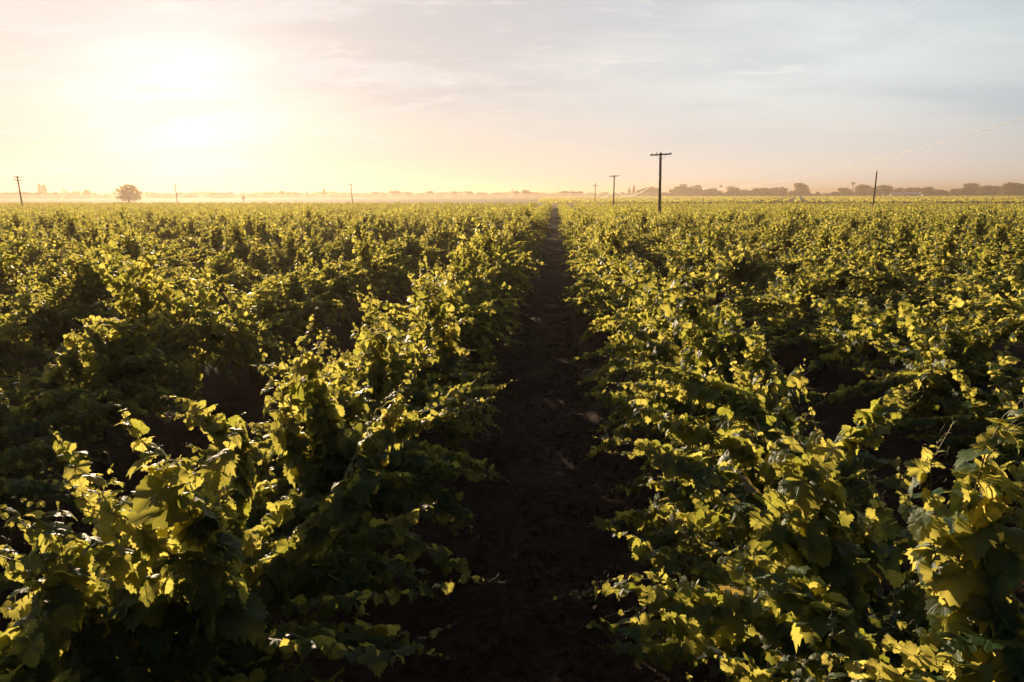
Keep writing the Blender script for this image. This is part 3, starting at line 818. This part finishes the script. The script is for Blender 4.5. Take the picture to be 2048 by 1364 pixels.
def bird(px, py, dist, label):
    c = ray(px, py, dist); mb = MB()
    mb.tube([(-.32, 0, 0), (-.2, 0, .0), (0, 0, .02), (.2, 0, .05), (.3, 0, .06), (.38, 0, .05)], [.02, .07, .11, .07, .055, .01], 8)
    for s in (-1, 1):
        v = [(.12, s * .05, .05), (-.14, s * .05, .05), (-.10, s * .38, .24), (.12, s * .36, .26), (.02, s * .72, .16), (.10, s * .70, .16)]
        v += [(a_, b_, c_ - .02) for a_, b_, c_ in v]
        mb.add(v, f4=[(0, 1, 2, 3), (3, 2, 4, 5), (7, 6, 9, 8), (8, 9, 11, 10)], f3=[])
        mb.add([(0, s * .05, .04)], f3=[])
    v = [(-.3, -.04, 0), (-.3, .04, 0), (-.5, .1, 0), (-.5, -.1, 0)]
    mb.add(v + [(a_, b_, c_ - .015) for a_, b_, c_ in v], f4=[(0, 1, 2, 3), (7, 6, 5, 4)])
    o = mb.build('bird', simple('dark_feathers', (.03, .028, .026), .7, .2, 9, 0)); o.location = c
    o.rotation_euler = (0, 0, R(200))
    tag(o, label, 'bird')
bird(1442, 373, 190, 'small dark bird flying above the distant tree line')

def barn():
    p = polar(1810, 935)
    e = empty('farm_shed', p, math.atan2(-p.x, p.y))
    white = simple('white_painted_sheet', (.75, .75, .74), .4, .05, 1, 0)
    grey = simple('pale_metal_roof', (.62, .64, .66), .35, .08, 1, 0, metal=.3)
    mb = MB(); mb.box((0, 0, 0), (31, 9, 2.9)); mb.build('wall', white, e)
    mb = MB(); x, y = 16.2, 5.2
    mb.add([(-x, -y, 2.85), (x, -y, 2.85), (x, 0, 4.3), (-x, 0, 4.3), (-x, y, 2.85), (x, y, 2.85), (-x, -y, 2.95), (x, -y, 2.95), (x, 0, 4.45), (-x, 0, 4.45), (-x, y, 2.95), (x, y, 2.95)],
           f4=[(6, 7, 8, 9), (9, 8, 11, 10), (3, 2, 1, 0), (4, 5, 2, 3), (0, 1, 7, 6), (10, 11, 5, 4)])
    mb.build('roof', grey, e)
    for q in (-9, 1, 8):
        mb = MB(); mb.box((q, -4.56, 0), (2.4 if q != 1 else 1.2, .1, 2.3)); mb.build('door', simple('dark_door', (.08, .07, .06), .7, .1, 3, 0), e)
    tag(e, 'long low white shed with pale roof in front of the right-hand trees', 'shed')
barn()
def tank(px, dist, label):
    p = polar(px, dist); e = empty('water_tank', p); m = simple('white_tank_plastic', (.8, .8, .78), .35, .05, 3, 0)
    mb = MB(); mb.tube([(0, 0, t) for t in (0, .1, 1.7, 1.9)], [1.3, 1.35, 1.35, 1.25], 16); mb.build('tank_body', m, e)
    mb = MB(); mb.tube([(0, 0, t) for t in (1.9, 2.2, 2.35, 2.5)], [1.2, .6, .3, .3], 12); mb.build('lid', m, e)
    tag(e, label, 'tank')
tank(1847, 900, 'tiny white tank right of the long white shed')
tank(1769, 900, 'tiny white tank left of the long white shed')

# ------------------------------------------------------------ trees
def crown_cloud(rng, lobes, n, size, gap=.0):
    """leaf clumps on and in a set of ellipsoid lobes"""
    P, Dd, Nn, S, T = [], [], [], [], []
    vol = np.array([a[3] * a[4] * a[5] for a in lobes]) ** .8; vol /= vol.sum()
    for li, (cx_, cy_, cz_, rx, ry, rz) in enumerate(lobes):
        m = int(n * vol[li]); shade_ = rng.random()
        for _ in range(m):
            d = rng.normal(size=3); d /= np.linalg.norm(d)
            r_ = rng.uniform(.35, 1.0) ** .6 * rng.uniform(.85, 1.12)
            P.append((cx_ + d[0] * rx * r_, cy_ + d[1] * ry * r_, cz_ + d[2] * rz * r_))
            Dd.append(d + rng.normal(0, .8, 3)); Nn.append(d * .8 + rng.normal(0, .6, 3) + (0, 0, .4)); S.append(size * rng.uniform(.5, 1.3)); T.append(.5 * shade_ + .5 * rng.random())
    return P, Dd, Nn, S, T

def broadleaf(seed, W_=10., H_=12., n=3200, size=.7, trunk_r=.35, nl=16, base=.12, flat=1.0):
    rng = np.random.default_rng(seed); tr = MB(); fo = MB(); lobes = []
    tr.tube([(0, 0, -.2), (.1, 0, H_ * .2), (0, .1, H_ * .45), (.1, .1, H_ * .7)], [trunk_r, trunk_r * .8, trunk_r * .6, trunk_r * .2], 8)
    lobes.append((0, 0, .46 * H_, W_ * .33, W_ * .33, .40 * H_)); lobes.append((0, 0, .28 * H_, W_ * .44, W_ * .44, .25 * H_))
    for i in range(nl):
        a = rng.uniform(0, 6.3); hz_ = rng.uniform(base, .86); ro = W_ / 2 * rng.uniform(.15, .80) * math.sqrt(max(.12, 1 - ((hz_ - .45) / .58) ** 2))
        c = np.array([math.cos(a) * ro, math.sin(a) * ro, hz_ * H_]); rr = W_ * rng.uniform(.11, .23)
        rz_ = min(rr * .8 * flat, H_ - c[2] + .3)
        lobes.append((*c, rr, rr, max(1.0, rz_)))
        tr.tube([(0, 0, H_ * rng.uniform(.15, .4)), tuple(c * (.5, .5, .75)), tuple(c)], [trunk_r * .4, trunk_r * .22, .05], 5)
    put_leaves(fo, FARL, *crown_cloud(rng, lobes, n, size), rng)
    return tr, fo
def conifer(seed, W_=4., H_=14., n=900, cyp=False):
    rng = np.random.default_rng(seed); tr = MB(); fo = MB()
    tr.tube([(0, 0, -.2), (0, 0, H_ * .6), (0, 0, H_ * .97)], [.3, .18, .03], 7)
    P, Dd, Nn, S, T = [], [], [], [], []
    for _ in range(n):
        q = rng.random() ** .8; a = rng.uniform(0, 6.3)
        prof = (math.sin(PI * min(1, q * .9 + .12)) ** .5 if cyp else (1 - q) * (1 + .35 * math.sin(q * 34)) + .04)
        rr = W_ / 2 * prof * rng.uniform(.3, 1.05)
        P.append((math.cos(a) * rr, math.sin(a) * rr, H_ * (.06 + .94 * q))); Dd.append((math.cos(a), math.sin(a), .8 if cyp else -.3)); Nn.append((rng.normal(0, .4), rng.normal(0, .4), 1))
        S.append(rng.uniform(.4, .8)); T.append(rng.random())
    put_leaves(fo, FARL, P, Dd, Nn, S, T, rng); return tr, fo
def palm(seed, H_=12.):
    rng = np.random.default_rng(seed); tr = MB(); fo = MB()
    tr.tube([(0, 0, -.2), (.2, 0, H_ * .5), (.1, 0, H_)], [.3, .22, .2], 7)
    for k in range(26):
        a = rng.uniform(0, 6.3); e_ = rng.uniform(-.5, 1.2); pts = []
        for u in np.linspace(0, 1, 6):
            pts.append((.1 + math.cos(a) * 2.1 * u, math.sin(a) * 2.1 * u, H_ + 1.9 * u * math.sin(e_) - 1.3 * u * u))
        pts = np.array(pts); sd = np.array([-math.sin(a), math.cos(a), 0]) * .28
        wdt = np.array([.3, 1, 1, .9, .6, .05])[:, None]
        v = np.concatenate([pts - sd * wdt - (0, 0, .12), pts, pts + sd * wdt - (0, 0, .12)])
        f = [(i, i + 1, i + 7, i + 6) for i in range(5)] + [(i + 6, i + 7, i + 13, i + 12) for i in range(5)]
        fo.add(v, f4=f, att=rng.random())
    return tr, fo

TM = {}
def tmesh(key, fn, *a, **k):
    if key not in TM:
        tr, fo = fn(*a, **k); TM[key] = (tr.mesh('tree_trunk', M_trunk), fo.mesh('tree_crown', M_tree))
    return TM[key]
def tree(px, top, wpx, kind='b', dist=None, lab=None, name='broadleaf_tree'):
    hy = 393 - 5 * px / 2048.
    if dist is None: dist = 1000 if px > 1150 else 950
    rnd = random.Random(px * 7 + 1); dist *= rnd.uniform(.97, 1.04)
    H = 3.5 + (hy - top) * dist / 1365.; Wd = wpx * dist / 1365.
    if kind == 'b': k = rnd.randrange(6); mt, mf = tmesh(('b', k), broadleaf, 40 + k, flat=(1, .9, 1.1)[k % 3]); W0, H0 = 10.6, 12.0; nm = 'broadleaf_tree'; cat = 'tree'
    elif kind == 'c': mt, mf = tmesh('c', conifer, 5); W0, H0 = 4., 14.; nm = 'conifer_tree'; cat = 'conifer'
    elif kind == 'p': mt, mf = tmesh(('p', px % 2), conifer, 6 + px % 2, 3., 14., 900, True); W0, H0 = 3., 14.; nm = 'poplar_tree'; cat = 'poplar'
    else: mt, mf = tmesh('palm', palm, 3); W0, H0 = 4.4, 13.2; nm = 'palm_tree'; cat = 'palm tree'
    e = empty(nm, polar(px, dist), rnd.uniform(0, 6.3)); s_ = Wd / W0; e.scale = (s_, s_, H / H0)
    add_part('trunk', mt, e); add_part('crown', mf, e)
    return tag(e, lab, cat)

# the groups of the far tree line, from left to right: column, top, width, kind
TREES = [(-12, 388, 34), (22, 388, 30), (52, 387, 30), (74, 386, 18), (82, 374, 5, 'p'), (91, 375, 6, 'p'), (104, 388, 20), (112, 386, 12),
 (128, 381, 5, 't'), (132, 384, 5, 't'), (138, 386, 4, 't'), (145, 390, 20), (160, 390, 24), (176, 383, 13), (205, 391, 22), (310, 389, 34), (340, 390, 26),
 (356, 387, 16), (382, 388, 30), (428, 388, 22), (445, 387, 30), (462, 386, 14), (508, 389, 26), (536, 387, 24), (564, 383, 15), (579, 385, 12), (593, 386, 20), (615, 386, 4, 'p'), (626, 389, 26),
 (649, 380, 10, 'c'), (668, 389, 24), (690, 390, 26), (714, 387, 18), (736, 388, 22), (750, 384, 18), (766, 387, 20), (784, 382, 7, 'c'), (795, 381, 20), (817, 385, 22), (838, 388, 24), (861, 383, 22), (883, 387, 22), (911, 385, 20), (922, 390, 16),
 (941, 384, 18), (964, 386, 28), (992, 386, 26), (1012, 388, 22), (1026, 380, 6, 't'), (1034, 383, 14), (1054, 381, 20), (1072, 386, 18), (1088, 389, 20), (1107, 388, 24), (1131, 383, 22), (1150, 385, 20)]
RIGHT = [(1162, 384, 18), (1185, 387, 26), (1210, 386, 26), (1236, 387, 22), (1247, 385, 12), (1259, 378, 7, 'c'), (1268, 373, 7, 'c'), (1277, 382, 7, 'p'), (1284, 380, 6, 'p'), (1290, 378, 6, 'p'), (1296, 376, 6, 'p'), (1302, 375, 6, 'p'), (1308, 377, 6, 'p'), (1315, 378, 7, 'p'),
 (1330, 386, 22), (1343, 381, 12), (1352, 375, 14), (1364, 370, 22), (1380, 374, 26), (1397, 372, 18), (1412, 381, 14), (1426, 377, 24), (1439, 383, 16), (1457, 386, 22), (1468, 375, 34), (1486, 381, 20), (1500, 383, 22), (1514, 378, 26), (1533, 378, 30), (1551, 377, 26), (1566, 377, 20),
 (1585, 384, 18), (1603, 369, 34), (1622, 389, 16), (1636, 385, 9), (1653, 389, 14), (1669, 385, 18), (1690, 378, 28), (1705, 368, 9, 't'), (1725, 372, 32), (1748, 377, 20), (1771, 371, 32), (1797, 379, 20), (1818, 378, 26), (1838, 379, 24), (1856, 375, 28), (1873, 380, 22), (1889, 384, 16),
 (1912, 380, 26), (1942, 371, 38), (1970, 375, 28), (1993, 376, 24), (2022, 370, 36), (2044, 373, 30), (2076, 372, 34)]
ANCH = [(-30, 'left of the leaning pole'), (45, 'between the leaning pole and the twin poplars'), (95, 'right of the twin poplars'), (150, 'left of the big oak'), (285, 'between the big oak and the faint pole'), (356, 'between the faint pole and the spoked wheel'), (487, 'right of the spoked wheel'),
        (640, 'beside the lone pointed conifer'), (706, 'right of the lone horizon pole'), (860, 'left of the notch in the tree line'), (930, 'right of the notch in the tree line'), (1040, 'just left of where the alley meets the horizon'), (1113, 'right of where the alley meets the horizon'),
        (1191, 'between the farthest and middle poles'), (1228, 'between the middle and nearest poles'), (1322, 'just right of the nearest pole'), (1400, 'below the flying bird'), (1452, 'left of the lone round tree'), (1590, 'around the lone round tree'), (1640, 'left of the bare pole'), (1750, 'above the white shed'), (1850, 'right of the white shed'), (1905, 'in the dark clump near the right edge'), (1990, 'at the right edge')]
def anchor(px):
    t = ANCH[0][1]
    for a, b in ANCH:
        if px >= a: t = b
    return t
KN = {'b': 'round-crowned tree', 'c': 'pointed conifer', 'p': 'narrow poplar', 't': 'palm tree'}
groups = {}
for tt in TREES + RIGHT: groups.setdefault((anchor(tt[0]), tt[3] if len(tt) > 3 else 'b'), []).append(tt)
for (an, kd), lst in groups.items():
    hs = sorted(lst, key=lambda q: q[1])
    for i, tt in enumerate(lst):
        o = ('' if len(lst) == 1 else ORD[i] + ' from left, ')
        hgt = 'tallest ' if (len(lst) > 1 and tt is hs[0] and hs[0][1] < hs[1][1]) else ('hazy ' if tt[0] < 1150 else 'grey-green ')
        tree(tt[0], tt[1], tt[2] * 1.12, kd, lab=f'{o}{hgt}{KN[kd]} {an}')['group'] = 'trees of the far tree line'

def oak():
    p = polar(257, 420); e = empty('oak_tree', p)
    rng = np.random.default_rng(9); tr = MB(); fo = MB()
    tr.tube([(0, 0, -.2), (.1, 0, 1.2), (.2, 0, 2.6)], [.65, .5, .42], 9, jit=.1, rng=rng)
    lobes = [(1.2, 0, 7.6, 2.8, 2.6, 1.3), (-1.6, 0, 7.3, 2.2, 2.3, 1.3), (3.8, 0, 7.0, 1.8, 1.8, 1.4), (-.2, 0, 5.2, 3.4, 3.2, 1.9), (-3.0, 0, 4.9, 2.1, 2.2, 1.6), (3.8, 0, 4.8, 2.4, 2.4, 1.8),
             (5.9, .4, 4.6, 1.5, 1.5, 1.4), (-5.4, -.2, 6.3, 1.3, 1.3, .9), (-7.3, 0, 4.7, 1.0, 1.0, .8), (5.8, -.5, 2.8, 1.6, 1.5, 1.0), (-3.6, .5, 2.8, 1.8, 1.6, 1.0), (1.4, 1.2, 3.0, 3, 2.6, 1.3), (.2, -1.5, 2.6, 2.8, 2.2, 1.2), (-5.4, 0, 2.4, 1.5, 1.4, 1.1), (5.2, .6, 1.9, 1.6, 1.4, 1.0), (-2.0, 0, 1.6, 2.2, 2, 1.0), (2.6, 0, 1.6, 2.2, 2, 1.0), (-.2, 0, 8.7, 1.4, 1.2, .6), (2.8, 0, 8.4, 1.2, 1.2, .6)]
    for l in lobes: tr.tube([(.2, 0, 2.2), (l[0] * .45, l[1] * .45, 2.2 + (l[2] - 2.2) * .55), (l[0], l[1], l[2])], [.3, .17, .05], 6)
    put_leaves(fo, FARL, *crown_cloud(rng, lobes, 5200, .34), rng)
    tr.build('trunk', M_trunk, e); fo.build('crown', M_tree, e)
    tag(e, 'big lone spreading oak standing in the golden mist at the left', 'tree')
oak()

# low scrub and orchard mass along the foot of the tree line
def scrub():
    rng = np.random.default_rng(21); mb = MB(); P, Dd, Nn, S, T = [], [], [], [], []
    for px in np.arange(-40, 2110, 1.15):
        dist = (1085 if px > 1150 else 1030) + rng.uniform(-25, 25)
        p = polar(px, dist); hh = (3.4 if px > 1150 else 6.4) * (1 + .22 * math.sin(px * .05) + .12 * math.sin(px * .21))
        for _ in range(9):
            P.append((p.x + rng.normal(0, 1), p.y + rng.normal(0, 3), hh * rng.random() ** .8)); Dd.append(rng.normal(size=3)); Nn.append(rng.normal(size=3) + (0, 0, .3)); S.append(rng.uniform(.9, 1.9)); T.append(rng.random())
    put_leaves(mb, FARL, P, Dd, Nn, S, T, rng)
    tag(mb.build('far_scrub', M_tree), 'low hazy scrub and orchard mass filling the foot of the far tree line', 'scrub', kind='stuff')
scrub()

# ------------------------------------------------------------ air
def haze(name, lo, hi, dens, col, g, label):
    mb = MB(); mb.box(((lo[0] + hi[0]) / 2, (lo[1] + hi[1]) / 2, lo[2]), (hi[0] - lo[0], hi[1] - lo[1], hi[2] - lo[2]))
    m, t, out = mat(name)
    pv = t.new('ShaderNodeVolumePrincipled'); pv.inputs['Color'].default_value = (*col, 1); pv.inputs['Density'].default_value = dens
    pv.inputs['Anisotropy'].default_value = g
    t.l.new(pv.outputs[0], out.inputs['Volume'])
    o = mb.build(name, m, smooth=False)
    return tag(o, label, 'haze', kind='stuff')
haze('haze', (-3600, -400, -1.0), (3600, 4600, 26.0), 0.00066, (.44, .35, .27), 0.47, 'warm golden morning haze filling the air over the whole vineyard')
haze('ground_mist', (-1300, 262, 0.05), (60, 1120, 4.2), 0.0009, (.60, .52, .42), 0.2, 'pale low mist lying over the fields behind the big oak at the left')
